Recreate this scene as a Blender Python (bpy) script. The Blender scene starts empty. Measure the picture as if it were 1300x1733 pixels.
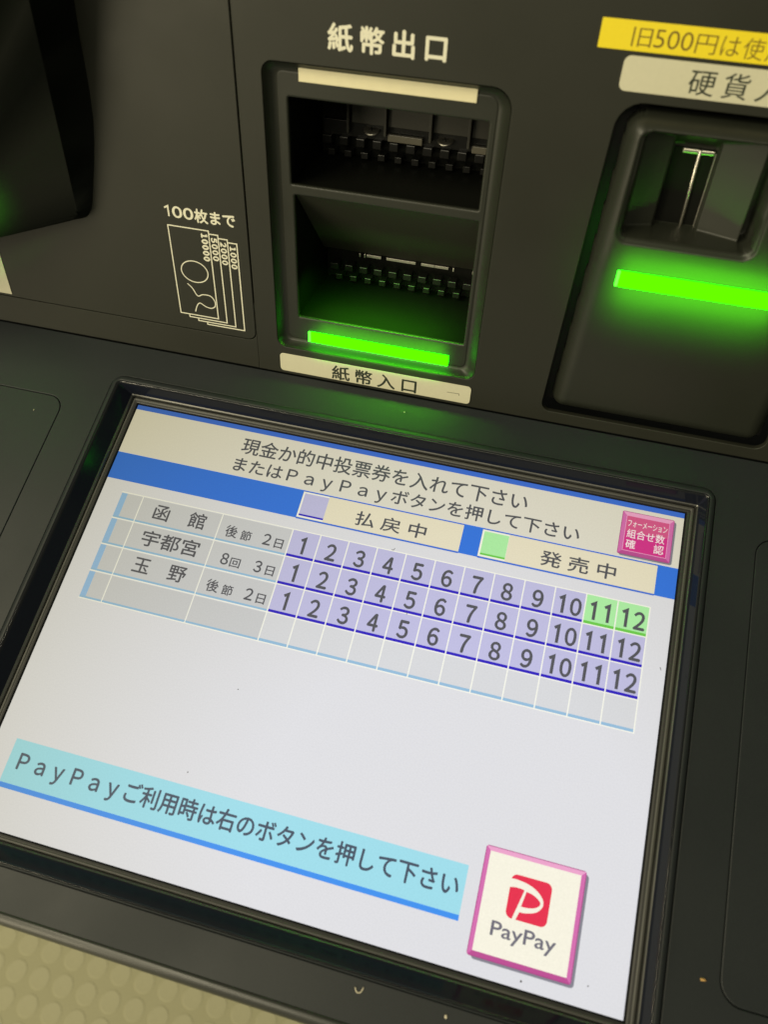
import bpy, bmesh, math, random
from mathutils import Matrix, Vector
random.seed(7)
S = 0.001                                   # all builders below work in millimetres
R = math.radians
COL = bpy.context.scene.collection
scene = bpy.context.scene

# ---------------------------------------------------------------- frames
TILT = R(12)                                # slope of the operating desk
M_DESK = Matrix.Translation((0, 0, 0.86)) @ Matrix.Rotation(TILT, 4, 'X')
TH = R(65.5)                                # panel against the desk
M_PANEL = M_DESK @ Matrix.Translation((0, 0.26045, 0.0095)) @ Matrix.Rotation(TH, 4, 'X')
M_WORLD = Matrix.Identity(4)

# ---------------------------------------------------------------- camera
cam = bpy.data.cameras.new('camera')
camo = bpy.data.objects.new('camera', cam); COL.objects.link(camo)
rx = (0.96587287, 0.24953961, -0.06942319)
ry = (0.204019, -0.89808185, -0.38964758)
rz = (-0.15958021, 0.36218638, -0.91834372)
mc = Matrix(((rx[0], -ry[0], -rz[0], 0.2194705), (rx[1], -ry[1], -rz[1], 0.0464982),
             (rx[2], -ry[2], -rz[2], 0.3756337), (0, 0, 0, 1)))
camo.matrix_world = M_DESK @ mc
cam.sensor_fit = 'VERTICAL'; cam.sensor_height = 24; cam.sensor_width = 24
cam.lens = 24 * 1320 / 1733
cam.clip_start = 0.01; cam.clip_end = 60
cam.dof.use_dof = True; cam.dof.focus_distance = 0.43; cam.dof.aperture_fstop = 5.7
scene.camera = camo

# ---------------------------------------------------------------- world, lamps, exposure
w = bpy.data.worlds.new('World'); scene.world = w; w.use_nodes = True
bg = w.node_tree.nodes['Background']
bg.inputs[0].default_value = (0.92, 0.90, 0.66, 1); bg.inputs[1].default_value = 0.14
scene.view_settings.view_transform = 'Standard'; scene.view_settings.look = 'None'
scene.view_settings.exposure = 0; scene.view_settings.gamma = 1

def area(name, loc, target, sx, sy, power, col):
    l = bpy.data.lights.new(name, 'AREA'); l.shape = 'RECTANGLE'; l.size = sx; l.size_y = sy
    l.energy = power; l.color = col
    o = bpy.data.objects.new(name, l); COL.objects.link(o)
    o.location = loc
    o.rotation_euler = (Vector(target) - Vector(loc)).to_track_quat('-Z', 'Y').to_euler()
    return o
area('ceiling_tube_light', (-0.9, -0.5, 2.5), (-0.05, 0.2, 1.0), 1.2, 0.05, 26, (1.0, 0.90, 0.62))
area('hall_side_light', (-1.55, -1.7, 1.35), (0.05, 0.25, 1.0), 1.3, 0.9, 25, (1.0, 0.88, 0.60))
area('hall_ceiling_light', (-0.3, -1.6, 2.5), (0.0, 0.1, 0.9), 1.8, 0.5, 19, (1.0, 0.91, 0.66))

# ---------------------------------------------------------------- materials
def plastic(name, col, rough=0.5, bump=0.12, scale=2600, var=0.12, spec=0.5, coat=0.0, smudge=0.08):
    m = bpy.data.materials.new(name); m.use_nodes = True
    nt = m.node_tree; p = nt.nodes['Principled BSDF']
    tc = nt.nodes.new('ShaderNodeTexCoord')
    n1 = nt.nodes.new('ShaderNodeTexNoise'); n1.inputs['Scale'].default_value = scale; n1.inputs['Detail'].default_value = 2
    n2 = nt.nodes.new('ShaderNodeTexNoise'); n2.inputs['Scale'].default_value = 14; n2.inputs['Detail'].default_value = 6
    nt.links.new(tc.outputs['Object'], n1.inputs['Vector']); nt.links.new(tc.outputs['Object'], n2.inputs['Vector'])
    # fine grain colour
    mx = nt.nodes.new('ShaderNodeMix'); mx.data_type = 'RGBA'
    mx.inputs[6].default_value = (*[c * (1 - var) for c in col], 1)
    mx.inputs[7].default_value = (*[c * (1 + var) for c in col], 1)
    nt.links.new(n1.outputs[0], mx.inputs[0])
    nt.links.new(mx.outputs[2], p.inputs['Base Color'])
    # handling smudges in the gloss
    mr = nt.nodes.new('ShaderNodeMapRange'); mr.inputs[1].default_value = 0.3; mr.inputs[2].default_value = 0.7
    mr.inputs[3].default_value = rough - smudge; mr.inputs[4].default_value = rough + smudge
    nt.links.new(n2.outputs[0], mr.inputs[0]); nt.links.new(mr.outputs[0], p.inputs['Roughness'])
    if bump:
        b = nt.nodes.new('ShaderNodeBump'); b.inputs['Strength'].default_value = bump; b.inputs['Distance'].default_value = 0.0002
        nt.links.new(n1.outputs[0], b.inputs['Height']); nt.links.new(b.outputs[0], p.inputs['Normal'])
    p.inputs['Specular IOR Level'].default_value = spec
    p.inputs['Coat Weight'].default_value = coat; p.inputs['Coat Roughness'].default_value = 0.05
    return m

def metal(name, col, rough):
    m = plastic(name, col, rough, 0.05, 900, 0.05)
    m.node_tree.nodes['Principled BSDF'].inputs['Metallic'].default_value = 1
    return m

def lamp(name, col, k):
    m = bpy.data.materials.new(name); m.use_nodes = True
    p = m.node_tree.nodes['Principled BSDF']
    p.inputs['Base Color'].default_value = (0.0, 0.004, 0.0, 1)
    p.inputs['Emission Color'].default_value = (*col, 1); p.inputs['Emission Strength'].default_value = k
    p.inputs['Roughness'].default_value = 0.9; p.inputs['Specular IOR Level'].default_value = 0
    return m

def lin(r, g, b):
    f = lambda c: ((c / 255 + 0.055) / 1.055) ** 2.4 if c > 10 else c / 255 / 12.92
    return (f(r), f(g), f(b))

def lcd(name, rgb):
    """a picture element of the liquid-crystal display: emits, and like every such panel
    loses brightness and turns yellowish when it is seen obliquely"""
    m = bpy.data.materials.new('display_' + name); m.use_nodes = True
    nt = m.node_tree; p = nt.nodes['Principled BSDF']
    g = nt.nodes.new('ShaderNodeNewGeometry')
    d = nt.nodes.new('ShaderNodeVectorMath'); d.operation = 'DOT_PRODUCT'
    nt.links.new(g.outputs['Normal'], d.inputs[0]); nt.links.new(g.outputs['Incoming'], d.inputs[1])
    mr = nt.nodes.new('ShaderNodeMapRange'); mr.inputs[1].default_value = 0.79; mr.inputs[2].default_value = 0.975
    nt.links.new(d.outputs['Value'], mr.inputs[0])
    mx = nt.nodes.new('ShaderNodeMix'); mx.data_type = 'RGBA'; mx.blend_type = 'MIX'
    mx.inputs[6].default_value = (0.66, 0.63, 0.47, 1); mx.inputs[7].default_value = (1, 1, 1, 1)
    nt.links.new(mr.outputs[0], mx.inputs[0])
    mu = nt.nodes.new('ShaderNodeMix'); mu.data_type = 'RGBA'; mu.blend_type = 'MULTIPLY'; mu.inputs[0].default_value = 1
    mu.inputs[6].default_value = (*lin(*rgb), 1)
    nt.links.new(mx.outputs[2], mu.inputs[7])
    tc = nt.nodes.new('ShaderNodeTexCoord'); ns = nt.nodes.new('ShaderNodeTexNoise'); ns.inputs['Scale'].default_value = 1500
    nt.links.new(tc.outputs['Object'], ns.inputs['Vector'])
    mn = nt.nodes.new('ShaderNodeMapRange'); mn.inputs[1].default_value = 0.3; mn.inputs[2].default_value = 0.7
    mn.inputs[3].default_value = 0.955; mn.inputs[4].default_value = 1.02
    nt.links.new(ns.outputs[0], mn.inputs[0]); nt.links.new(mn.outputs[0], p.inputs['Emission Strength'])
    nt.links.new(mu.outputs[2], p.inputs['Emission Color'])
    p.inputs['Base Color'].default_value = (0.01, 0.01, 0.012, 1); p.inputs['Roughness'].default_value = 0.4
    p.inputs['Specular IOR Level'].default_value = 0.12
    return m

M = dict(
    edge=plastic('highlight_edge_plastic', (0.035, 0.036, 0.033), 0.38, var=0.3, spec=0.6),  # front edge highlight put into a paler, glossier plastic than the desk
    desk=plastic('charcoal_moulded_plastic', (0.0165, 0.0200, 0.0220), 0.5, var=0.3, spec=0.30),
    panel=plastic('dark_brown_grey_plastic', (0.019, 0.020, 0.014), 0.5, var=0.3, spec=0.38),
    unit=plastic('dark_grey_unit_plastic', (0.018, 0.020, 0.014), 0.44, var=0.3, spec=0.42),
    hood=plastic('black_hood_plastic', (0.007, 0.008, 0.006), 0.65, spec=0.1),
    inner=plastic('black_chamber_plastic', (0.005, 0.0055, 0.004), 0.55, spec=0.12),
    guide=plastic('guide_plastic', (0.030, 0.029, 0.021), 0.5),
    tooth=plastic('black_comb_plastic', (0.010, 0.010, 0.009), 0.32, 0.03, spec=0.35),
    tab=plastic('grey_tab', (0.13, 0.12, 0.09), 0.4),
    gloss=plastic('piano_black_trim', (0.010, 0.012, 0.020), 0.10, 0.0, smudge=0.03, spec=0.11),
    step=metal('brushed_grey_step', (0.20, 0.20, 0.19), 0.45),
    edge_gloss=plastic('polished_trim_edge', (0.01, 0.011, 0.014), 0.09, 0.0, smudge=0.02, spec=0.38),
    bead=plastic('grey_rubber_bead', (0.06, 0.06, 0.056), 0.5),
    lip=plastic('grey_rubber_lip', (0.10, 0.095, 0.08), 0.55),
    gasket=plastic('screen_gasket', (0.022, 0.022, 0.022), 0.5),
    black=plastic('black_gap', (0.008, 0.008, 0.008), 0.6),
    ink=plastic('cream_ink', (0.74, 0.72, 0.58), 0.6, 0.03),
    dark_ink=plastic('green_black_ink', (0.02, 0.028, 0.016), 0.6, 0.03),
    plate=plastic('cream_label_film', (0.60, 0.58, 0.43), 0.45, 0.03, 600, 0.04),
    lens=plastic('unlit_cream_diffuser', (0.78, 0.72, 0.48), 0.4, 0.02, 200, 0.05),
    yellow=plastic('yellow_sticker_film', (0.86, 0.69, 0.02), 0.45, 0.03, 600, 0.03),
    brown_ink=plastic('thin_brown_ink', (0.16, 0.10, 0.01), 0.6, 0.0),
    steel=metal('bright_steel', (0.5, 0.48, 0.42), 0.45),
    chrome=metal('shutter_chrome', (0.85, 0.80, 0.70), 0.25),
    crumb=plastic('tan_crumb', (0.50, 0.30, 0.10), 0.8),
    flake=plastic('pale_flake', (0.55, 0.50, 0.38), 0.8),
    speck=plastic('dark_speck', (0.03, 0.025, 0.02), 0.9),
    floor=plastic('olive_rubber_floor', (0.37, 0.355, 0.215), 0.7, 0.2, 500, 0.10),
    stud=plastic('olive_rubber_stud', (0.402, 0.386, 0.24), 0.65, 0.2, 500, 0.08),
    green=lamp('green_light_diffuser', (0.0100, 1.0, 0.0), 14.0),
    green_end=lamp('green_light_end', (0.03, 1.0, 0.012), 9.0),
)
L = {}
def lc(name, *rgb):
    L[name] = lcd(name, rgb); return L[name]
lc('white', 224, 224, 228); lc('cell_grey', 205, 206, 208); lc('cell_empty', 217, 218, 221)
lc('cream', 226, 222, 208); lc('legend', 234, 226, 200); lc('blue', 52, 118, 226); lc('blue_line', 60, 110, 215)
lc('lightblue', 152, 192, 232); lc('lightblue_line', 150, 190, 220); lc('purple', 194, 192, 228)
lc('indigo', 44, 22, 190); lc('greencell', 176, 240, 168); lc('greenline', 110, 205, 75)
lc('rule', 248, 248, 236); lc('text', 84, 84, 90); lc('cyan', 160, 222, 236); lc('cyan_rule', 62, 146, 240)
lc('magenta', 214, 50, 140); lc('magenta_top', 216, 88, 140); lc('pink_light', 238, 165, 205); lc('pink', 214, 110, 176)
lc('pink_dark', 190, 78, 148); lc('pink_edge', 170, 60, 130); lc('pink_text', 250, 225, 225); lc('shadow', 132, 130, 142)
lc('button_cream', 248, 244, 226); lc('red', 232, 46, 78); lc('logo_text', 112, 110, 122); lc('text_blue', 70, 82, 100); lc('white_text', 252, 240, 240)

# ---------------------------------------------------------------- helpers
def link(name, me, mats, parent, frame):
    o = bpy.data.objects.new(name, me); COL.objects.link(o)
    if mats is not None and not isinstance(mats, (list, tuple)): mats = [mats]
    if mats:
        me.materials.clear()
        for m in mats: me.materials.append(m)
    if parent is not None:
        o.parent = parent
        o.matrix_basis = WM[parent.name].inverted() @ frame
    else:
        o.matrix_basis = frame
    WM[o.name] = frame.copy()
    return o
WM = {}

def root(name, frame, label, cat, group=None, loc=(0, 0, 0)):
    o = bpy.data.objects.new(name, None); COL.objects.link(o); o.empty_display_size = 0.05
    f = frame @ Matrix.Translation(loc)
    o.matrix_basis = f; WM[o.name] = f.copy()
    o['label'] = label; o['category'] = cat
    if group: o['group'] = group
    return o

def bm_obj(name, bm, mats, parent, frame, smooth=False, keep=False):
    if not keep: bmesh.ops.recalc_face_normals(bm, faces=bm.faces)
    me = bpy.data.meshes.new(name)
    for v in bm.verts: v.co *= S
    bm.to_mesh(me); bm.free()
    if smooth:
        for p in me.polygons: p.use_smooth = True
    return link(name, me, mats, parent, frame)

def rrect(x0, y0, x1, y1, r, n=6):
    """rounded rectangle, counter-clockwise"""
    rs = r if isinstance(r, (tuple, list)) else (r,) * 4      # bl, br, tr, tl
    out = []
    for (cx, cy, a0), rr in zip(((x0, y0, 180), (x1, y0, 270), (x1, y1, 0), (x0, y1, 90)), rs):
        rr = max(rr, 0.01)
        sx = 1 if cx == x0 else -1; sy = 1 if cy == y0 else -1
        for k in range(n + 1):
            a = R(a0 + 90 * k / n)
            out.append((cx + sx * rr + rr * math.cos(a), cy + sy * rr + rr * math.sin(a)))
    return out

def plate(name, loops, z0, z1, mat, parent, frame, bevel=0.3, res=2):
    """flat plate from outline + holes, top face at z1, softly bevelled edges"""
    cu = bpy.data.curves.new(name, 'CURVE'); cu.dimensions = '2D'; cu.fill_mode = 'BOTH'
    t = (z1 - z0) * S / 2; b = min(bevel * S, t * 0.9)
    cu.extrude = t - b; cu.bevel_depth = b; cu.bevel_resolution = res; cu.offset = -b
    for lp in loops:
        sp = cu.splines.new('POLY'); sp.points.add(len(lp) - 1); sp.use_cyclic_u = True
        for p, (x, y) in zip(sp.points, lp): p.co = (x * S, y * S, 0, 1)
    tmp = bpy.data.objects.new('tmp', cu); COL.objects.link(tmp)
    me = bpy.data.meshes.new_from_object(tmp.evaluated_get(bpy.context.evaluated_depsgraph_get()))
    bpy.data.objects.remove(tmp)
    zc = (z0 + z1) / 2 * S
    for v in me.vertices: v.co.z += zc
    me.name = name
    return link(name, me, mat, parent, frame)

def box_bm(bm, x0, y0, z0, x1, y1, z1, bev=0.0):
    r = bmesh.ops.create_cube(bm, size=1)
    vs = r['verts']
    for v in vs:
        v.co = Vector((x0 + (v.co.x + .5) * (x1 - x0), y0 + (v.co.y + .5) * (y1 - y0), z0 + (v.co.z + .5) * (z1 - z0)))
    if bev:
        es = list({e for v in vs for e in v.link_edges})
        bmesh.ops.bevel(bm, geom=es, offset=bev, segments=2, profile=0.5, affect='EDGES')

def box(name, x0, y0, z0, x1, y1, z1, mat, parent, frame, bev=0.3):
    bm = bmesh.new(); box_bm(bm, x0, y0, z0, x1, y1, z1, bev)
    return bm_obj(name, bm, mat, parent, frame)

def loft(name, loops3, mat, parent, frame, close=False, smooth=True, cap=False):
    bm = bmesh.new(); rings = [[bm.verts.new(p) for p in lp] for lp in loops3]
    n = len(rings[0])
    for a, b in zip(rings, rings[1:]):
        for i in range(n):
            bm.faces.new((a[i], a[(i + 1) % n], b[(i + 1) % n], b[i]))
    if cap: bm.faces.new(rings[-1])
    o = bm_obj(name, bm, mat, parent, frame, smooth)
    return o

def ring3(x0, y0, x1, y1, r, z, n=6):
    return [(x, y, z) for x, y in rrect(x0, y0, x1, y1, r, n)]

def flat(name, polys, z, mat, parent, frame):
    """thin print: polygons lying at height z"""
    bm = bmesh.new()
    for pl in polys:
        f = bm.faces.new([bm.verts.new((x, y, z)) for x, y in pl])
        f.normal_update()
        if f.normal.z < 0: f.normal_flip()
    return bm_obj(name, bm, mat, parent, frame, keep=True)

def q(x0, y0, x1, y1): return [(x0, y0), (x1, y0), (x1, y1), (x0, y1)]

def stroke(pts, wd, closed=False):
    out = []; n = len(pts)
    segs = n if closed else n - 1
    nrm = []
    for i in range(n):
        if closed: a, b = pts[i - 1], pts[(i + 1) % n]
        else: a, b = pts[max(i - 1, 0)], pts[min(i + 1, n - 1)]
        d0 = Vector((pts[i][0] - a[0], pts[i][1] - a[1])); d1 = Vector((b[0] - pts[i][0], b[1] - pts[i][1]))
        if d0.length < 1e-6: d0 = d1
        if d1.length < 1e-6: d1 = d0
        d0.normalize(); d1.normalize(); t = (d0 + d1); t.normalize()
        nn = Vector((-t.y, t.x)); c = max(nn.dot(Vector((-d0.y, d0.x))), 0.4)
        nrm.append(nn * (wd / 2 / c))
    for i in range(segs):
        j = (i + 1) % n
        p, r_ = Vector(pts[i]), Vector(pts[j])
        out.append([tuple(p - nrm[i]), tuple(r_ - nrm[j]), tuple(r_ + nrm[j]), tuple(p + nrm[i])])
    return out

def smoothpts(pts, k=5, closed=False):
    """Catmull-Rom"""
    out = []; n = len(pts); g = (lambda i: pts[i % n]) if closed else (lambda i: pts[min(max(i, 0), n - 1)])
    for i in range(n if closed else n - 1):
        p0, p1, p2, p3 = (Vector(g(i + d)) for d in (-1, 0, 1, 2))
        for j in range(k):
            t = j / k
            v = 0.5 * ((2 * p1) + (p2 - p0) * t + (2 * p0 - 5 * p1 + 4 * p2 - p3) * t * t + (3 * p1 - p0 - 3 * p2 + p3) * t ** 3)
            out.append((v.x, v.y))
    if not closed: out.append(tuple(pts[-1]))
    return out

def text(name, s, bx, z, mat, parent, frame, bold=0.0, space=1.0, rot=0, fit='both', shear=0.0):
    """lettering whose ink fills the rectangle bx = (x0, y0, x1, y1)"""
    cu = bpy.data.curves.new(name, 'FONT'); cu.body = s; cu.size = 1; cu.fill_mode = 'FRONT'
    cu.resolution_u = 4; cu.offset = min(bold, 0); cu.space_character = space; cu.shear = shear
    tmp = bpy.data.objects.new('tmp', cu); COL.objects.link(tmp)
    bpy.context.view_layer.update()
    me = bpy.data.meshes.new_from_object(tmp.evaluated_get(bpy.context.evaluated_depsgraph_get()))
    bpy.data.objects.remove(tmp)
    if rot: me.transform(Matrix.Rotation(R(rot), 4, 'Z'))
    xs = [v.co.x for v in me.vertices]; ys = [v.co.y for v in me.vertices]
    if not xs: return None
    ax, bx_, ay, by = min(xs), max(xs), min(ys), max(ys)
    x0, y0, x1, y1 = bx
    sy = (y1 - y0) / (by - ay); sx = (x1 - x0) / (bx_ - ax)
    if fit == 'height': sx = sy; x0 = (x0 + x1) / 2 - (bx_ - ax) * sx / 2
    for v in me.vertices:
        v.co = Vector(((x0 + (v.co.x - ax) * sx) * S, (y0 + (v.co.y - ay) * sy) * S, z * S))
    # all faces look outwards; heavier weights are struck several times, slightly shifted
    bm = bmesh.new(); bm.from_mesh(me)
    if bold > 0:
        me0 = me.copy(); d = bold * (y1 - y0) * S
        for k, (dx, dy) in enumerate(((d, 0), (-d, 0), (0, d), (0, -d))):
            m2 = me0.copy(); m2.transform(Matrix.Translation((dx, dy, -0.006 * (k + 1) * S))); bm.from_mesh(m2); bpy.data.meshes.remove(m2)
        bpy.data.meshes.remove(me0)
    bm.normal_update()
    for f in bm.faces:
        if f.normal.z < 0: f.normal_flip()
    bm.to_mesh(me); bm.free()
    me.name = name
    return link(name, me, mat, parent, frame)

# ================================================================ THE SETTING: studded rubber floor
fm = bmesh.new()
bmesh.ops.create_grid(fm, x_segments=2, y_segments=2, size=3000)
floor = bm_obj('floor', fm, M['floor'], None, M_WORLD); floor['kind'] = 'structure'
def stud_bm(bm, x, y, n=18):
    rings = []
    for rr, z in ((14.3, 0.0), (13.9, 0.3), (13.0, 0.5)):
        rings.append([bm.verts.new((x + rr * math.cos(6.2832 * k / n), y + rr * math.sin(6.2832 * k / n), z)) for k in range(n)])
    for a, b in zip(rings, rings[1:]):
        for k in range(n): bm.faces.new((a[k], a[(k + 1) % n], b[(k + 1) % n], b[k]))
    bm.faces.new(rings[-1])
sb = bmesh.new(); stud_bm(sb, 0, 0)
stud0 = bm_obj('stud', sb, M['stud'], floor, M_WORLD)
grid = []
for i in range(-34, 40):
    for j in range(-26, 22):
        grid.append((-313.2 + 35.4 * i, -48.3 + 33.1 * j))
grid.sort(key=lambda p: math.hypot(p[0] + 180, p[1] + 70))
for k, (x, y) in enumerate(grid[:280]):
    o = stud0 if k == 0 else stud0.copy()
    if k: COL.objects.link(o)
    o.parent = floor
    o.matrix_basis = Matrix.Translation((x * S, y * S, 0))
sm = bmesh.new()
for x, y in grid[280:1900]: stud_bm(sm, x, y, 10)
far = bm_obj('stud_field', sm, M['stud'], floor, M_WORLD); far['kind'] = 'stuff'

# ================================================================ THE MACHINE
mach = root('ticket_machine', M_WORLD,
            'charcoal ticket vending machine with sloping lit touchscreen under cash slots', 'ticket machine', loc=(0.14, 0.12, 0))
D, P = M_DESK, M_PANEL
ZD = 9.5                                                              # desk skin above the display glass

# ---- desk skin, with openings for the screen trim and the side covers
desk_holes = [list(reversed(rrect(-14.8, -11.5, 316.4, 239.6, 7.0, 8))),
              list(reversed(rrect(337.0, 17.0, 520, 218.8, 9, 8))),
              list(reversed(rrect(-220, 17.0, -37.5, 218.8, 9, 8)))]
plate('desk_panel', [rrect(-330, -29.6, 620, 259.8, 1.0)] + desk_holes, 4.5, ZD, M['desk'], mach, D, 0.35)
plate('side_cover', [rrect(337.3, 17.3, 519.7, 218.5, 8.8, 8)], 4.0, ZD - 0.1, M['desk'], mach, D, 0.4)
plate('side_cover', [rrect(-219.7, 17.3, -37.8, 218.5, 8.8, 8)], 4.0, ZD - 0.1, M['desk'], mach, D, 0.4)
# rolled front edge
pr = []
for k in range(9):
    a = R(90 + 90 * k / 8); pr.append((-29.5 + 4.2 * math.cos(a), ZD + 0.06 - 4.2 + 4.2 * math.sin(a)))
pr = [(-28.0, ZD + 0.06)] + pr
pr += [(-33.7, -16), (-30, -18), (-29.5, 4.4)]
bm = bmesh.new()
ra = [bm.verts.new((-330, y, z)) for y, z in pr]; rb = [bm.verts.new((620, y, z)) for y, z in pr]
for k in range(len(pr)):
    bm.faces.new((ra[k], ra[(k + 1) % len(pr)], rb[(k + 1) % len(pr)], rb[k]))
bm.faces.new(ra); bm.faces.new(rb)
fe = bm_obj('front_edge', bm, M['edge'], mach, D, True)
# cabinet below, set back under the desk for the user's knees
bm = bmesh.new()
box_bm(bm, -300, 140, 60, 590, 640, 840, 4)
bm_obj('cabinet', bm, M['desk'], mach, M_WORLD)
box('base_plinth', -290, 160, 0, 580, 630, 60, M['black'], mach, M_WORLD, 1)
bm = bmesh.new()
box_bm(bm, -329, -28, -17, 619, 258, -8, 1)
bm_obj('desk_underside', bm, M['black'], mach, D)

# ---- touchscreen
display = flat('touchscreen', [q(0.2, 0.2, 304.4, 227.8)], 0.0, L['white'], mach, D)
display['label'] = 'lit touchscreen with a race table and two buttons'
def px_(name, polys, lay, m): return flat(name, polys, 0.05 * lay, L[m], display, D)
def tx(s, bx, m='text', bold=0.0, lay=5, name='lettering', **k): return text(name, s, bx, 0.05 * lay, L[m], display, D, bold, **k)
px_('message_field', [q(0.2, 197.7, 304.4, 225.0)], 1, 'cream')
px_('top_rule', [q(0.2, 225.0, 304.4, 227.8)], 1, 'blue_line')
for a_ in (q(0.2, 181.2, 109.4, 197.4), q(196.7, 181.2, 206.6, 197.4), q(294.6, 181.2, 304.4, 197.4)): px_('header_band', [a_], 1, 'blue')
px_('header_rule', [q(109.4, 196.7, 196.7, 197.4), q(206.6, 196.7, 294.6, 197.4), q(109.4, 180.9, 196.7, 181.9), q(206.6, 180.9, 294.6, 181.9)], 1, 'blue_line')
for a_ in (q(109.4, 181.8, 196.7, 196.7), q(206.6, 181.8, 294.6, 196.7)): px_('legend_field', [a_], 1, 'legend')
for a_ in (q(109.6, 182.0, 123.9, 196.5), q(206.8, 182.0, 220.5, 196.5)): px_('legend_frame', [a_], 2, 'rule')
px_('legend_swatch', [q(110.4, 182.8, 123.9, 195.8)], 3, 'purple')
px_('legend_swatch', [q(207.6, 182.8, 220.4, 195.8)], 3, 'greencell')
px_('legend_underline', [q(110.4, 182.8, 123.9, 183.8)], 4, 'indigo')
px_('legend_underline', [q(207.6, 182.8, 220.4, 183.8)], 4, 'greenline')
tx('払戻中', (140.7, 184.3, 178.3, 192.3), 'text', 0.016, space=1.5)
tx('発売中', (237.7, 184.2, 275.1, 192.3), 'text', 0.016, space=1.5)
tx('現金か的中投票券を入れて下さい', (67.9, 211.2, 226.0, 220.9), bold=0.014)
tx('またはＰａｙＰａｙボタンを押して下さい', (67.0, 198.8, 254.6, 208.6), bold=0.014)

# race table
FULL = str.maketrans('0123456789', '０１２３４５６７８９')
X0, XW, XE = 12.0, 15.29, 293.7
C0 = 110.2; YT, RH = 174.6, 15.28
rule = []; cells_g = []; strip = []; under = []
for r in range(4):
    yt = YT - RH * r; yb = yt - RH
    strip.append(q(X0, yb + 1.2, 15.3, yt - 0.5))
    cells_g += [q(15.3, yb + 1.2, 24.3, yt - 0.5), q(24.9, yb + 1.2, 70.6, yt - 0.5), q(71.2, yb + 1.2, C0 - 0.3, yt - 0.5)]
    under.append(q(X0, yb + 0.35, C0 - 0.3, yb + 1.35))
    rule.append(q(X0 - 0.3, yb - 0.25, XE + 0.3, yb + 0.25))
rule.append(q(X0 - 0.3, YT - 0.25, XE + 0.3, YT + 0.25))
for x in (24.6, 70.9): rule.append(q(x - 0.25, YT - RH * 4, x + 0.25, YT))
for k in range(13): rule.append(q(C0 + XW * k - 0.3, YT - RH * 4, C0 + XW * k + 0.3, YT))
for a_ in cells_g: px_('table_cell', [a_], 1, 'cell_grey')
for a_ in strip: px_('row_marker', [a_], 2, 'lightblue')
for a_ in under: px_('row_underline', [a_], 2, 'lightblue_line')
px_('table_rule', rule, 4, 'rule')
for r in range(4):
    yt = YT - RH * r; yb = yt - RH
    for k in range(12):
        xa, xb = C0 + XW * k + 0.3, C0 + XW * (k + 1) - 0.3
        g = r == 0 and k > 9
        c = px_('race_cell', [q(xa, yb + 0.25, xb, yt - 0.25)], 1, 'cell_empty' if r == 3 else ('greencell' if g else 'purple'))
        px_('cell_underline', [q(xa, yb + 0.35, xb, yb + 1.7)], 2, 'lightblue_line' if r == 3 else ('greenline' if g else 'indigo'))
        if r < 3:
            cx = (xa + xb) / 2; dg = str(k + 1)
            for i, ch in enumerate(dg):
                dc = cx + (0 if len(dg) == 1 else (-3.3, 3.4)[i])
                if ch == '1':
                    bm1 = bmesh.new()
                    for pl_ in stroke([(dc - 1.5, yb + 10.0), (dc + 0.45, yb + 11.3), (dc + 0.45, yb + 2.7)], 1.5):
                        bm1.faces.new([bm1.verts.new((x_, y_, 0.25)) for x_, y_ in pl_])
                    for f in bm1.faces:
                        f.normal_update()
                        if f.normal.z < 0: f.normal_flip()
                    bm_obj('race_number', bm1, L['text'], display, D, keep=True)
                else:
                    tx(ch.translate(FULL), (dc - 2.5, yb + 2.8, dc + 2.5, yb + 11.5), 'text', 0.034, name='race_number')
for r, (nm, bx) in enumerate((('函　館', (33.6, 163.2, 63.0, 172.0)), ('宇都宮', (32.6, 147.8, 64.6, 156.6)), ('玉　野', (33.6, 132.8, 62.8, 141.2)))):
    tx(nm, bx, 'text', 0.016)
for r in range(3):
    o = -RH * r
    if r == 1:
        tx('８', (78.0, 162.9 + o, 81.9, 169.0 + o), 'text', 0.025); tx('回', (83.2, 162.5 + o, 88.6, 167.4 + o), 'text', 0.016)
        tx('３', (96.3, 162.8 + o, 100.2, 168.9 + o), 'text', 0.025)
    else:
        tx('後', (75.2, 162.7 + o, 81.8, 169.2 + o), 'text', 0.016); tx('節', (83.9, 162.6 + o, 89.6, 168.0 + o), 'text', 0.016)
        tx('２', (96.3, 162.9 + o, 100.4, 168.9 + o), 'text', 0.025)
    tx('日', (102.8, 162.4 + o, 107.3, 167.5 + o), 'text', 0.016)

# magenta button
def shade(pl, lay, nm='button_shadow'): px_(nm, pl, lay, 'shadow')
shade([rrect(275.0, 198.3, 301.0, 221.8, 1.2)], 2)
px_('button_edge', [rrect(274.1, 199.1, 300.0, 222.8, 0.8)], 3, 'pink_edge')
b0, b1 = (274.4, 199.4, 299.7, 222.5), (276.3, 201.2, 297.9, 220.6)
def frame4(a, b):
    return ([(a[0], a[3]), (b[0], b[3]), (b[2], b[3]), (a[2], a[3])], [(a[0], a[1]), (b[0], b[1]), (b[0], b[3]), (a[0], a[3])],
            [(a[2], a[3]), (b[2], b[3]), (b[2], b[1]), (a[2], a[1])], [(a[0], a[1]), (a[2], a[1]), (b[2], b[1]), (b[0], b[1])])
t_, l_, r_, d_ = frame4(b0, b1)
px_('button_rim', [t_], 4, 'pink_light'); px_('button_rim', [l_], 4, 'pink'); px_('button_rim', [r_], 4, 'pink'); px_('button_rim', [d_], 4, 'pink_dark')
px_('button_outline', [q(276.3, 201.2, 297.9, 220.6)], 5, 'pink_light')
px_('button_face', [q(276.6, 201.5, 297.6, 220.3)], 6, 'magenta')
px_('button_face', [q(276.6, 212.0, 297.6, 220.3)], 7, 'magenta_top')
tx('フォーメーション', (277.4, 214.6, 296.9, 218.2), 'white_text', 0.006, 9)
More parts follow.
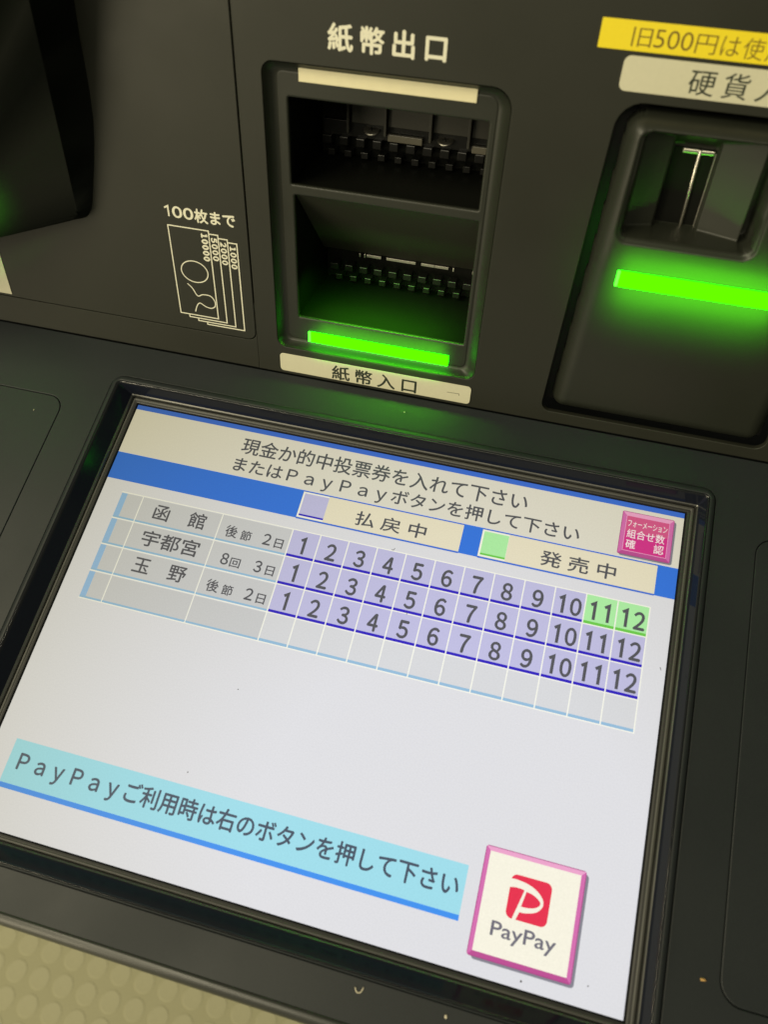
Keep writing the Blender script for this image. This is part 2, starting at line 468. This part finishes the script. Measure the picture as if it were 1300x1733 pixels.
tx('組合せ数', (277.6, 208.4, 296.2, 213.2), 'white_text', 0.008, 9)
tx('確', (277.6, 202.7, 282.4, 207.5), 'white_text', 0.008, 9)
tx('認', (291.5, 202.7, 296.3, 207.5), 'white_text', 0.008, 9)

# pay bar and pay button
px_('pay_band', [q(10.6, 20.5, 232.5, 40.6)], 1, 'cyan'); px_('pay_underline', [q(10.9, 18.2, 232.5, 20.5)], 1, 'cyan_rule')
tx('ＰａｙＰａｙご利用時は右のボタンを押して下さい', (16.0, 25.2, 229.9, 35.9), 'text_blue', 0.018)
shade([rrect(240.4, 6.0, 283.4, 49.6, 1.5)], 2)
px_('button_edge', [rrect(238.4, 7.0, 282.2, 50.9, 1.2)], 3, 'pink_edge')
b0, b1 = (238.7, 7.3, 281.9, 50.6), (240.5, 9.2, 280.1, 48.8)
t_, l_, r_, d_ = frame4(b0, b1)
px_('button_rim', [t_], 4, 'pink_light'); px_('button_rim', [l_], 4, 'pink'); px_('button_rim', [r_], 4, 'pink'); px_('button_rim', [d_], 4, 'pink_dark')
px_('button_face', [q(*b1)], 5, 'button_cream')
sq = rrect(251.3, 24.9, 268.9, 42.3, 2.6, 6)
px_('logo_square', [sq], 6, 'red')
lo = [(250.9, 40.15), (253.3, 40.35), (255.3, 40.2), (258.1, 39.8), (261.0, 38.9), (263.7, 37.4), (265.5, 35.6), (266.15, 34.1), (266.1, 32.5), (265.0, 30.8), (263.5, 29.6), (261.3, 28.8), (259.1, 28.3), (256.9, 28.1)]
lo2 = smoothpts(lo, 4)
P_out = lo2 + [(255.7, 24.6), (254.2, 24.6), (257.6, 37.0), (255.8, 37.25), (253.5, 37.2), (250.9, 36.7)]
bmp = bmesh.new(); vs = [bmp.verts.new((x, y, 0.35)) for x, y in P_out]
bmp.faces.new(vs); bmesh.ops.triangulate(bmp, faces=bmp.faces)
for f in bmp.faces:
    f.normal_update()
    if f.normal.z < 0: f.normal_flip()
bm_obj('logo_letter', bmp, L['button_cream'], display, D, keep=True)
hi = smoothpts([(258.5, 36.6), (261.1, 36.2), (263.7, 35.0), (265.0, 33.6), (264.4, 32.2), (262.5, 31.1), (259.8, 30.5), (257.2, 30.4)], 3)
px_('logo_counter', [hi], 8, 'red')
px_('logo_square', [[(250.6, 40.15), (251.25, 40.2), (251.25, 36.7), (250.6, 36.7)]], 8, 'button_cream')
tx('PayPay', (246.5, 14.9, 273.9, 22.3), 'logo_text', 0.016, 6)

# ---- screen surround: gasket, black gloss ring and grey lip
loft('screen_gasket', [ring3(-0.4, -0.4, 305.2, 228.4, 0.2, -0.5), ring3(-0.5, -0.5, 305.3, 228.5, 0.3, 0.9), ring3(-1.2, -1.2, 306.0, 229.0, 0.6, 1.1),
                       ring3(-2.8, -2.6, 308.0, 231.0, 1.0, 1.3), ring3(-3.2, -3.2, 308.6, 231.6, 1.0, 0.6)], M['gasket'], mach, D, smooth=False)
loft('gasket_bead', [ring3(-1.5, -1.4, 306.8, 229.7, 0.4, 1.0), ring3(-1.8, -1.7, 307.0, 229.9, 0.5, 1.5), ring3(-2.8, -2.6, 308.0, 231.0, 0.8, 1.6), ring3(-3.15, -2.95, 308.5, 231.5, 0.8, 1.0)], M['bead'], mach, D)
trim = loft('screen_trim', [ring3(-4.3, -4.0, 309.7, 232.4, 0.8, 3.4), ring3(-9.6, -9.2, 311.9, 234.2, 1.6, 10.6)], M['gloss'], mach, D, smooth=False)
loft('inner_step', [ring3(-3.2, -3.0, 308.6, 231.6, 0.5, 0.5), ring3(-3.7, -3.5, 309.2, 231.9, 0.6, 2.9), ring3(-4.3, -4.0, 309.7, 232.4, 0.8, 3.4)], M['step'], trim, D, smooth=False)
er = []
for k in range(7):
    t = k / 6
    er.append(ring3(-9.6 - 1.3 * t, -9.2 - 0.9 * t, 311.9 + 1.0 * t, 234.2 + 1.1 * t, 1.6 + 1.0 * t, 10.6 + 0.75 * math.sin(t * 2.2)))
er.append(ring3(-11.0, -10.2, 313.0, 235.4, 2.7, 10.6))
loft('trim_edge', er, M['edge_gloss'], trim, D)
loft('screen_lip', [ring3(-11.0, -10.2, 313.0, 235.4, 2.6, 10.5, 8), ring3(-11.1, -10.3, 313.1, 235.6, 2.7, 11.1, 8), ring3(-11.6, -10.5, 313.5, 236.2, 3.0, 11.3, 8), ring3(-13.0, -10.9, 314.8, 238.2, 5.0, 11.0, 8),
                    ring3(-14.2, -11.2, 315.9, 239.3, 6.3, 10.2, 8), ring3(-14.8, -11.5, 316.4, 239.6, 7.0, 8.6, 8)], M['desk'], mach, D)

# ---- upright panel with openings
HB = (77.5, 17.0, 185.5, 155.2)
coin_out = [(225.6, 8.0), (229.0, 5.6), (329.0, 5.6), (334.0, 9.5), (331.0, 149.0), (325.0, 155.6), (234.0, 155.6), (228.6, 152.5), (227.2, 146.0)]
coin_out = smoothpts(coin_out, 4, True)
coin_hole = []
def rpoly(pts, rad, n=6):
    out = []; m = len(pts)
    for i in range(m):
        p0, p1, p2 = Vector(pts[i - 1]), Vector(pts[i]), Vector(pts[(i + 1) % m])
        a = (p0 - p1).normalized(); b = (p2 - p1).normalized()
        ang = a.angle(b); rr = rad[i]; d = rr / math.tan(ang / 2)
        c = p1 + (a + b).normalized() * (rr / math.sin(ang / 2))
        s_, e_ = p1 + a * d - c, p1 + b * d - c
        for k in range(n + 1):
            t = k / n
            v = (s_ * (1 - t) + e_ * t).normalized() * rr
            out.append((c.x + v.x, c.y + v.y))
    return out
coin_hole = rpoly([(222.4, 6.6), (334.5, 6.6), (331.8, 155.8), (227.6, 155.8)], (5, 5, 10, 10))
XD, WD = 65.0, 17.2                                                   # access door edge
plate('upper_panel', [rpoly([(XD + 0.35, -330 + 330), (620, 0.35), (620, 420), (XD + 0.35, 420)], (.3, .3, .3, .3)),
                      list(reversed(rrect(HB[0] - .2, HB[1] - .2, HB[2] + .2, HB[3] + .2, (5, 5, 9, 5), 8))),
                      list(reversed(coin_hole))], -3.0, 0.0, M['panel'], mach, P, 0.35)
plate('lower_rail', [[(-330, 0.35), (XD + 0.34, 0.35), (XD + 0.34, 40.0)] + [(XD + 0.1, 40), (XD + 0.1, WD + 5.0)] +
                     [(XD + 0.1 - 5 + 5 * math.cos(R(-a)), WD + 5 - 5 * math.sin(R(a)) - 0.0) for a in (15, 30, 45, 60, 75)] +
                     [(XD - 4.9, WD - 0.0), (-330, WD - 0.0)]], -3.0, 0.0, M['panel'], mach, P, 0.12)
door = plate('access_door', [rrect(-330, WD + 0.45, XD - 0.3, 420, (1, 4.8, 1, 1), 8)], -3.0, 0.03, M['panel'], mach, P, 0.3)
box('back_panel', -330, 0, -9, 76.5, 420, -4, M['black'], mach, P, 0)
box('back_panel', 186.5, 157, -9, 620, 420, -4, M['black'], mach, P, 0)
box('panel_housing', -330, 1, -150, 620, 420, -100, M['black'], mach, P, 1)
box('foot_seal', -330, -1.2, -4, 620, 0.2, -1.8, M['black'], mach, P, 0)

# ---- banknote unit: pocket, face with two mouths
bill = loft('banknote_unit', [ring3(HB[0], HB[1], HB[2], HB[3], (5, 5, 9, 5), -0.1, 8), ring3(HB[0] + .4, HB[1] + .4, HB[2] - .4, HB[3] - .4, (4.8, 4.8, 8.6, 4.8), -1.4, 8),
                              ring3(79.6, 18.7, 181.6, 152.6, (4, 4, 7, 3.5), -4.6, 8), ring3(80.6, 19.5, 180.4, 151.6, (3.6, 3.6, 6, 3), -5.2, 8),
                              ring3(82.2, 20.6, 179.4, 150.6, (3.2, 3.2, 5, 2.6), -5.3, 8)], M['unit'], mach, P)
bill['label'] = 'recessed banknote unit with an upper outlet and a lower inlet mouth'
SL1 = (86.9, 103.0, 176.6, 140.6); SL2 = (88.2, 33.6, 177.4, 98.0)
plate('unit_face', [rrect(81.6, 20.0, 180.0, 151.2, (3.4, 3.4, 5, 2.8), 8), list(reversed(rrect(*SL1, 0.6, 3))), list(reversed(rrect(*SL2, 0.6, 3)))],
      -7.6, -5.0, M['unit'], bill, P, 0.95, 4)
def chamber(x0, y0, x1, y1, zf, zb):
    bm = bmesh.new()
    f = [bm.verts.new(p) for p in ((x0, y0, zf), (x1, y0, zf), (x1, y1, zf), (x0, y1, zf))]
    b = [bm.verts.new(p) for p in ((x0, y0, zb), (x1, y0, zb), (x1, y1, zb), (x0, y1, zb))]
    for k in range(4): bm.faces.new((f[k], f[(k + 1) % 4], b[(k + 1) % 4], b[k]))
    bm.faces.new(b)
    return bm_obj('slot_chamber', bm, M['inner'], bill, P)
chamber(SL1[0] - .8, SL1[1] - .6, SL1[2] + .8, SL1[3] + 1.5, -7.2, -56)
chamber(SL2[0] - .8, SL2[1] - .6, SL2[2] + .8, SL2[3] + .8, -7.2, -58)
# upper mouth
for a, b in ((103.2, 120.0), (121.9, 142.8), (144.6, 161.8), (163.6, 176.8)):
    box('guide_plate', a, 119.6, -52, b, 141.6, -49.6, M['guide'], bill, P, 0.2)
for u, wl in ((102.0, 115.5), (121.0, 115.6), (143.7, 115.4), (162.7, 115.0)):
    box('rib', u - 0.65, wl, -52, u + 0.65, 141.6, -46.5, M['guide'], bill, P, 0.25)
box('bracket', 88, 112.2, -55.5, 176.5, 119.4, -51.6, M['tooth'], bill, P, 0.3)
def screw(u, w_):
    bm = bmesh.new(); n = 20; rg = []
    for rr, z in ((3.9, -51.0), (4.1, -50.6), (3.8, -50.2), (3.1, -50.0)):
        rg.append([bm.verts.new((u + rr * math.cos(6.2832 * k / n), w_ + rr * math.sin(6.2832 * k / n), z)) for k in range(n)])
    for a, b in zip(rg, rg[1:]):
        for k in range(n): bm.faces.new((a[k], a[(k + 1) % n], b[(k + 1) % n], b[k]))
    bm.faces.new(rg[-1])
    SF = P @ Matrix.Translation((u * S, w_ * S, -50.6 * S)) @ Matrix.Rotation(R(-70), 4, 'X') @ Matrix.Translation((-u * S, -w_ * S, 51.2 * S))
    s = bm_obj('screw', bm, M['steel'], bill, SF, True)
    bm = bmesh.new()
    for an in (20, 110):
        bm2 = bmesh.new(); box_bm(bm2, -1.6, -0.3, -50.05, 1.6, 0.3, -49.9)
        me = bpy.data.meshes.new('x'); bm2.transform(Matrix.Rotation(R(an), 4, 'Z')); bm2.to_mesh(me); bm2.free()
        bm.from_mesh(me)
    for v in bm.verts: v.co += Vector((u, w_, 0))
    bm_obj('screw_recess', bm, M['black'], bill, SF)
screw(113.4, 116.3); screw(150.8, 115.9)
box('grey_tab', 122.0, 113.0, -51, 139.5, 116.3, -48.8, M['tab'], bill, P, 0.3)
box('grey_tab', 164.3, 112.7, -51, 176.8, 116.0, -48.8, M['tab'], bill, P, 0.3)
def tooth_bm():
    bm = bmesh.new(); box_bm(bm, -2.35, 0, -6, 2.35, 4.2, 0, 0.45); return bm
tb = tooth_bm()
for v in tb.verts: v.co *= S
tme = bpy.data.meshes.new('tooth'); tb.to_mesh(tme); tb.free(); tme.materials.append(M['tooth'])
def tooth(u, w_, h, sx=1.0, sy=1.0):
    o = bpy.data.objects.new('tooth', tme); COL.objects.link(o); o.parent = bill
    o.matrix_basis = WM[bill.name].inverted() @ P @ Matrix.Translation((u * S, w_ * S, h * S)) @ Matrix.Diagonal((sx, sy, 1, 1))
for k in range(10): tooth(90.6 + 8.66 * k, 108.4, -48.6)
for k in range(10): tooth(93.2 + 8.72 * k, 103.5, -47.5, 0.8, 0.75)
# lower mouth
bm = bmesh.new()
v = [bm.verts.new(p) for p in ((88, 97.6, -7.4), (177.8, 97.6, -7.4), (177.8, 53.4, -49.5), (88, 53.4, -49.5), (88, 97.9, -12), (177.8, 97.9, -12), (177.8, 53.4, -56), (88, 53.4, -56))]
for f in ((0, 1, 2, 3), (4, 7, 6, 5), (0, 4, 5, 1), (3, 2, 6, 7), (0, 3, 7, 4), (1, 5, 6, 2)): bm.faces.new([v[i] for i in f])
bm_obj('chute_roof', bm, M['guide'], bill, P)
for a, b in ((112.6, 120.9), (123.9, 140.5), (143.6, 151.0), (151.2, 158.8)):
    box('steel_strip', a, 50.9, -51, b, 52.4, -49.6, M['steel'], bill, P, 0.15)
for a in (108.4, 111.2, 161.2, 172): box('steel_pin', a, 50.6, -51, a + 1.0, 52.8, -48.9, M['steel'], bill, P, 0.3)
for k in range(10): tooth(94.0 + 8.46 * k, 41.2, -49.0, 1.0, 0.85)
for k in range(9): tooth(97.0 + 8.46 * k, 36.0, -48.0, 0.8, 0.75)
# lights of the banknote unit
box('unlit_light_bar', 92.4, 147.4, -5.6, 170.4, 153.0, -4.3, M['lens'], bill, P, 0.25)
gb = box('green_light_bar', 94.8, 20.1, -5.6, 170.6, 25.9, -4.0, M['green'], bill, P, 0.3)
box('light_bar_end', 93.4, 20.1, -5.6, 94.8, 25.9, -4.0, M['green_end'], bill, P, 0.25)

def added_glow(name, frame, x, y, z, sx, sy, tilt, power, parent):  # added area light without a body, boosts the green spill
    l = bpy.data.lights.new(name, 'AREA'); l.shape = 'RECTANGLE'; l.size = sx * S; l.size_y = sy * S
    l.energy = power; l.color = (0.12, 1.0, 0.01); l.spread = R(125)
    o = bpy.data.objects.new(name, l); COL.objects.link(o); o.parent = parent
    o.matrix_basis = WM[parent.name].inverted() @ frame @ Matrix.Translation((x * S, y * S, z * S)) @ Matrix.Rotation(R(tilt), 4, 'X')
added_glow('added_mouth_glow', P, 132, 62.0, -13.0, 64, 5, -84, 0.065, bill)  # no fitting here: added light greens the slot floor and teeth

# ---- coin unit: one moulded shell (height field) inside its groove
def sd_poly(px0, py0, poly):
    """distance inside a convex polygon with straight sides"""
    return min(((b[0] - a[0]) * (py0 - a[1]) - (b[1] - a[1]) * (px0 - a[0])) / math.hypot(b[0] - a[0], b[1] - a[1]) for a, b in zip(poly, poly[1:] + poly[:1]))
CO = [(226.4, 8.4), (331.4, 8.4), (328.6, 152.6), (232.4, 152.6)]     # outline of the shell
def rounded_inset(x, y, poly, rad):
    """inset distance of a convex outline with rounded corners"""
    ds = sorted(((b[0] - a[0]) * (y - a[1]) - (b[1] - a[1]) * (x - a[0])) / math.hypot(b[0] - a[0], b[1] - a[1]) for a, b in zip(poly, poly[1:] + poly[:1]))
    d0, d1 = ds[0], ds[1]
    if d0 < rad and d1 < rad: return rad - math.hypot(rad - d0, rad - d1)
    return d0
def smin(a, b, k):
    h = max(k - abs(a - b), 0) / k
    return min(a, b) - h * h * k / 4
def smax(a, b, k): return -smin(-a, -b, k)
REC = [(238.4, 105.6), (293.5, 105.6), (292.5, 149.6), (238.8, 149.6)]
def coin_h(x, y):
    d = rounded_inset(x, y, CO, 7.0)
    base = smin(10.5, (y - 9.0) * 10.5 / 88.0 + 0.2, 0.6)
    r = 8.0; edge = 0.0
    if d < r: edge = (r - math.sqrt(max(r * r - (r - max(d, 0)) ** 2, 0)))
    h = base - edge * 1.15
    # recess round the coin slot
    e = rounded_inset(x, y, REC, 4.0)
    if e > -1.2:
        rim = base - 1.6 * min(max((e + 1.2) / 1.2, 0), 1)
        h = min(h, rim)
    if e > 0.9:
        if x < 252.5: v = -1.0 - (x - 240) * 0.38
        elif x < 270.5: v = -12.0
        elif x < 288.5: v = -7.0 + (x - 270.5) * 0.34
        else: v = -9
        roof = 2.0 - (148.7 - y) * 1.7
        v = max(v, roof)
        t = min((e - 0.9) / 0.8, 1)
        h = h * (1 - t) + min(h, v) * t
    return h
bm = bmesh.new(); nx, ny = 176, 240
gx = [225.6 + (332.2 - 225.6) * i / nx for i in range(nx + 1)]; gy = [7.6 + (153.4 - 7.6) * j / ny for j in range(ny + 1)]
vv = [[None] * (ny + 1) for _ in gx]
for i, x in enumerate(gx):
    for j, y in enumerate(gy):
        if rounded_inset(x, y, CO, 7.0) > -0.35:
            vv[i][j] = bm.verts.new((x, y, coin_h(x, y)))
for i in range(nx):
    for j in range(ny):
        qd = (vv[i][j], vv[i + 1][j], vv[i + 1][j + 1], vv[i][j + 1])
        if all(qd): bm.faces.new(qd)
ed = [e for e in bm.edges if e.is_boundary]
ex = bmesh.ops.extrude_edge_only(bm, edges=ed)
for v in ex['geom']:
    if isinstance(v, bmesh.types.BMVert): v.co.z = -9
coin = bm_obj('coin_unit', bm, M['unit'], mach, P, True)
coin['label'] = 'raised coin unit with a dished slot above a green light bar'
# slot shutter
def rod(name, a, b, rad, mat, parent, n=10):
    a, b = Vector(a), Vector(b); d = (b - a).normalized(); u = d.orthogonal().normalized(); v = d.cross(u)
    bm = bmesh.new(); rg = []
    for p, k_ in ((a, .6), (a + d * rad * .5, 1), (b - d * rad * .5, 1), (b, .6)):
        rg.append([bm.verts.new(p + (u * math.cos(6.2832 * k / n) + v * math.sin(6.2832 * k / n)) * rad * k_) for k in range(n)])
    for s, t in zip(rg, rg[1:]):
        for k in range(n): bm.faces.new((s[k], s[(k + 1) % n], t[(k + 1) % n], t[k]))
    bm.faces.new(rg[0]); bm.faces.new(rg[-1])
    return bm_obj(name, bm, mat, parent, P, True)
plate('shutter_plate', [rrect(253.4, 105.6, 270.0, 138.8, 0.6, 3)], -13, -11.4, M['inner'], coin, P, 0.2)
rod('shutter_rod', (264.6, 106.4, -10.4), (263.6, 138.8, -10.4), 0.75, M['chrome'], coin)
box('shutter_crossbar', 257.0, 137.0, -11.6, 269.4, 138.6, -10.0, M['chrome'], coin, P, 0.3)
box('shutter_edge', 270.0, 107.0, -12, 270.3, 137.6, -10.8, M['steel'], coin, P, 0.1)
# green bar on the slope
sl = math.atan(10.5 / 88)
def slope_frame(): return P @ Matrix.Translation((0, 89.0 * S, 9.75 * S)) @ Matrix.Rotation(sl, 4, 'X')
box('green_light_bar', 243.6, -4.0, -1.5, 313.5, 3.4, 1.1, M['green'], coin, slope_frame(), 0.35)
box('light_bar_end', 242.3, -4.0, -1.5, 243.6, 3.4, 1.1, M['green_end'], coin, slope_frame(), 0.3)
added_glow('added_coin_glow', slope_frame(), 279, -6, 15.0, 70, 26, 0, 0.06, coin)  # added bodiless light facing the shell, widens the coin bar's glow
added_glow('added_inlet_glow', P, 132, 22.0, 6.0, 70, 8, 0, 0.018, bill)  # unseen extra light hovering before the bar, greens the face around it
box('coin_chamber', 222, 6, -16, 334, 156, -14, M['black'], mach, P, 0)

# ---- ticket hood at the upper left
A_, B_, C_ = Vector((-7.4, 174.4, 30)), Vector((-23.5, 74.8, 8)), Vector((-62, 65.5, 22))
HN = (B_ - A_).cross(C_ - A_)
def hood_z(x, y): return A_.z - (HN.x * (x - A_.x) + HN.y * (y - A_.y)) / HN.z
fr = [(x, y, hood_z(x, y)) for x, y in ((1.6, 230), (-7.4, 174.4), (-15.2, 126), (-22.0, 84), (-23.2, 78.5), (-25.0, 75.6), (-28.5, 74.0), (-62, 65.5), (-110, 54), (-150, 44), (-150, 230))]
bs = [(0.5, 230, -0.5), (-6.5, 170, -0.5), (-8.6, 122, -0.5), (-18.0, 84, -0.5), (-21.5, 76, -0.5), (-25, 72.5, -0.5), (-30, 71.5, -0.5), (-60, 71.5, -0.5), (-110, 71.5, -0.5), (-150, 71.5, -0.5), (-150, 230, -0.5)]
rb2 = smoothpts([p[:2] for p in bs[:7]], 4) + [p[:2] for p in bs[7:]]
rf2 = smoothpts([p[:2] for p in fr[:7]], 4) + [p[:2] for p in fr[7:]]
bs = [(x, y, -0.5) for x, y in rb2]; fr = [(x, y, hood_z(x, y)) for x, y in rf2]
bm = bmesh.new()
F = [bm.verts.new(p) for p in fr]; B = [bm.verts.new(p) for p in bs]
nF = len(F); fe_ = []
for k in range(nF):
    bm.faces.new((B[k], B[(k + 1) % nF], F[(k + 1) % nF], F[k]))
cf = bm.faces.new(F)
es = [e for e in bm.edges if e.verts[0] in F and e.verts[1] in F and abs(F.index(e.verts[0]) - F.index(e.verts[1])) in (1, nF - 1)]
bmesh.ops.bevel(bm, geom=es, offset=1.1, segments=3, profile=0.5, affect='EDGES')
hood = bm_obj('ticket_hood', bm, M['hood'], mach, P, True)
hood['label'] = 'projecting black hood glowing green along its lower edge'
HA = Vector((HN.x, HN.y, HN.z)).normalized(); HA = HA if HA.z > 0 else -HA
HX = Vector((1, 0, hood_z(1, 0) - hood_z(0, 0))).normalized(); HY = HA.cross(HX)
hf = P @ Matrix.Translation((-118 * S, 66 * S, hood_z(-118, 66) * S)) @ Matrix((HX, HY, HA)).transposed().to_4x4()
box('green_light_bar', -24, -3.5, -2, 26, 3.5, 1.2, M['green'], hood, hf, 0.4)
added_glow('added_hood_glow', hf, 38, 18, 14, 36, 14, 0, 0.07, hood)  # added light off the hood surface, supplies its green glow

# ---- printing and labels on the panel
text('outlet_lettering', '紙幣出口', (107.4, 162.0, 156.6, 171.6), 0.12, M['ink'], mach, P, 0.030, space=1.42)
pl = plate('inlet_label', [rrect(78.3, 1.9, 185.2, 12.8, 2.0, 5)], 0.0, 0.45, M['plate'], mach, P, 0.12)
text('lettering', '紙幣入口', (108.3, 2.4, 155.6, 11.0), 0.5, M['dark_ink'], pl, P, 0.022, space=1.42)
flat('scratch', stroke([(172.5, 7.2), (179.0, 7.4), (179.2, 6.2)], 0.25), 0.49, M['guide'], pl, P)
pl = plate('coin_label', [rrect(225.5, 159.5, 318.0, 171.7, 2.6, 5)], 0.0, 0.45, M['plate'], mach, P, 0.12)
text('lettering', '硬貨入口', (250.8, 160.9, 296.6, 169.6), 0.5, M['dark_ink'], pl, P, 0.004, space=1.4)
pl = plate('yellow_label', [rrect(214.5, 173.2, 330.0, 183.0, 0.3, 2)], 0.0, 0.3, M['yellow'], mach, P, 0.08)
for s, b in (('旧', (226.5, 174.7, 233.6, 181.0)), ('500', (234.6, 175.0, 248.4, 181.0)), ('円', (249.6, 174.6, 256.9, 180.8)), ('は', (258.6, 174.8, 265.2, 181.0)),
             ('使', (266.4, 174.4, 273.6, 181.2)), ('用', (274.6, 174.4, 281.6, 180.9)), ('できません', (283.0, 174.8, 321.0, 180.9))):
    text('lettering', s, b, 0.35, M['brown_ink'], pl, P, -0.006)
plate('white_label', [rrect(-170, 19.2, -84.6, 62, 0.2, 2)], 0.03, 0.4, M['plate'], door, P, 0.1)
flat('count_lettering', stroke([(21.2, 84.5), (23.2, 85.6), (23.2, 80.4)], 0.85), 0.16, M['ink'], door, P)
text('count_lettering', '00', (25.3, 80.2, 36.5, 85.9), 0.16, M['ink'], door, P, 0.02)
text('count_lettering', '枚まで', (37.2, 79.4, 58.6, 86.2), 0.16, M['ink'], door, P, 0.03)
# banknote pictogram
LW = 0.62
pic = []
pic += stroke([(21.7, 75.8), (43.7, 75.8), (43.7, 26.9), (21.7, 26.9)], LW, True)
for k, (xr, yt, yb, xl) in enumerate(((48.6, 74.3, 25.3, 26.8), (53.5, 72.7, 23.8, 31.8), (58.5, 71.3, 22.4, 36.9))):
    pic += stroke([(xr - 4.6, yt), (xr, yt), (xr, yb), (xl, yb), (xl, yb + 1.35)], LW)
flat('note_pictogram', pic, 0.16, M['ink'], door, P)
ov = [(33.2 + 7.5 * math.cos(6.2832 * k / 40), 52.4 + 5.9 * math.sin(6.2832 * k / 40)) for k in range(40)]
flat('pictogram_head', stroke(ov, 0.55, True), 0.16, M['ink'], door, P)
sh = smoothpts([(28.1, 45.0), (30.6, 42.7), (33.1, 38.7), (36.2, 39.9), (40.4, 39.8), (42.6, 37.4), (42.6, 34.2), (40.3, 32.6), (37.2, 33.0), (33.9, 34.6), (31.9, 32.5), (30.6, 29.0)], 5)
flat('pictogram_shoulder', stroke(sh, 0.55), 0.16, M['ink'], door, P)
for s, b in (('10000', (39.6, 59.7, 42.7, 73.9)), ('5000', (44.8, 60.6, 47.8, 72.4)), ('2000', (49.6, 59.2, 52.6, 70.8)), ('1000', (54.6, 57.8, 57.6, 69.3))):
    text('note_value', s.translate(FULL), b, 0.16, M['ink'], door, P, 0.02, rot=-90, space=0.62)

# ================================================================ crumbs and specks lying on it
def crumb(name, frame, x, y, z, sx, sy, sz, mat, label, rot=0, cat='crumb'):
    bm = bmesh.new(); bmesh.ops.create_icosphere(bm, subdivisions=2, radius=1)
    for v in bm.verts:
        n = 1 + random.uniform(-.22, .22)
        v.co = Vector((v.co.x * sx * n, v.co.y * sy * n, max(v.co.z, -0.5) * sz * n))
    bm.transform(Matrix.Rotation(R(rot), 4, 'Z'))
    f = frame @ Matrix.Translation((x * S, y * S, (z + sz * 0.5) * S))
    o = bm_obj(name, bm, mat, None, f, True); o['label'] = label; o['category'] = cat
    return o
crumb('crumb', D, 330.6, 23.5, ZD, 1.25, 0.62, 0.5, M['crumb'], 'orange-brown crumb beside the lower right side cover', 0)
crumb('crumb', D, 234.8, -15.4, ZD, 0.6, 0.75, 0.45, M['flake'], 'round pale crumb on the front ledge nearest the bottom edge')
crumb('crumb', P, 238.2 + 9, 105.9, 3.2, 0.9, 0.4, 0.4, M['crumb'], 'tan crumb at the lower left of the coin slot dish')
crumb('dust_speck', D, -52.2, 207.5, ZD, 0.25, 0.45, 0.2, M['flake'], 'tiny pale speck on the dark desk left of the screen', cat='speck')
crumb('dust_speck', D, 152.0, 249.9, ZD, 0.45, 0.3, 0.25, M['flake'], 'tiny pale speck on the ledge between the inlet label and screen', cat='speck')
bmf = bmesh.new()
def tube_bm(bm, pts, rad, n=6):
    rg = []
    for i, p in enumerate(pts):
        a = Vector(pts[max(i - 1, 0)]); b = Vector(pts[min(i + 1, len(pts) - 1)]); d = (b - a).normalized()
        u = Vector((0, 0, 1)); v = d.cross(u).normalized()
        k_ = rad * (0.5 if i in (0, len(pts) - 1) else 1)
        rg.append([bm.verts.new(Vector(p) + (v * math.cos(6.2832 * k / n) + u * math.sin(6.2832 * k / n)) * k_) for k in range(n)])
    for s, t in zip(rg, rg[1:]):
        for k in range(n): bm.faces.new((s[k], s[(k + 1) % n], t[(k + 1) % n], t[k]))
    bm.faces.new(rg[0]); bm.faces.new(rg[-1])
def hair(name, frame, pts, z, rad, mat, label, cat):
    bm = bmesh.new(); c = pts[0]
    tube_bm(bm, [(x - c[0], y - c[1], 0) for x, y in smoothpts(pts, 4)], rad)
    o = bm_obj(name, bm, mat, None, frame @ Matrix.Translation((c[0] * S, c[1] * S, (z + rad) * S)), True)
    o['label'] = label; o['category'] = cat
hair('paper_flake', D, [(196.9, -15.0), (198.0, -16.6), (199.6, -16.2), (200.3, -14.2)], ZD, 0.26, M['flake'], 'curled pale flake on the front ledge left of the round crumb', 'flake')
hair('lint', D, [(163.4, 175.2), (164.3, 174.9), (164.9, 176.2)], 0.5, 0.14, M['speck'], 'short dark hair lying above the 4 and 5 of the top race row', 'lint')
hair('lint', D, [(178.0, 144.2), (179.0, 144.6), (179.0, 143.2)], 0.5, 0.1, M['speck'], 'tiny dark hair by the 5 of the third race row', 'lint')
hair('lint', D, [(301.5, 146.5), (302.2, 145.0)], 0.5, 0.14, M['speck'], 'short dark dash near the right edge of the screen', 'lint')
crumb('dust_speck', D, 108.4, 88.5, 0.3, 0.28, 0.28, 0.15, M['speck'], 'dark speck alone in the empty middle of the screen', cat='speck')
crumb('dust_speck', D, 262.3, 3.2, 0.3, 0.4, 0.4, 0.2, M['speck'], 'dark speck under the red logo button near the trim', cat='speck')
crumb('dust_speck', D, 289.0, 8.6, 0.3, 0.3, 0.3, 0.15, M['speck'], 'dark speck right of the bottom corner of the logo button', cat='speck')
crumb('dust_speck', D, 97.6, 46.4, 0.3, 0.24, 0.4, 0.15, M['speck'], 'dark speck just above the light blue band', cat='speck')
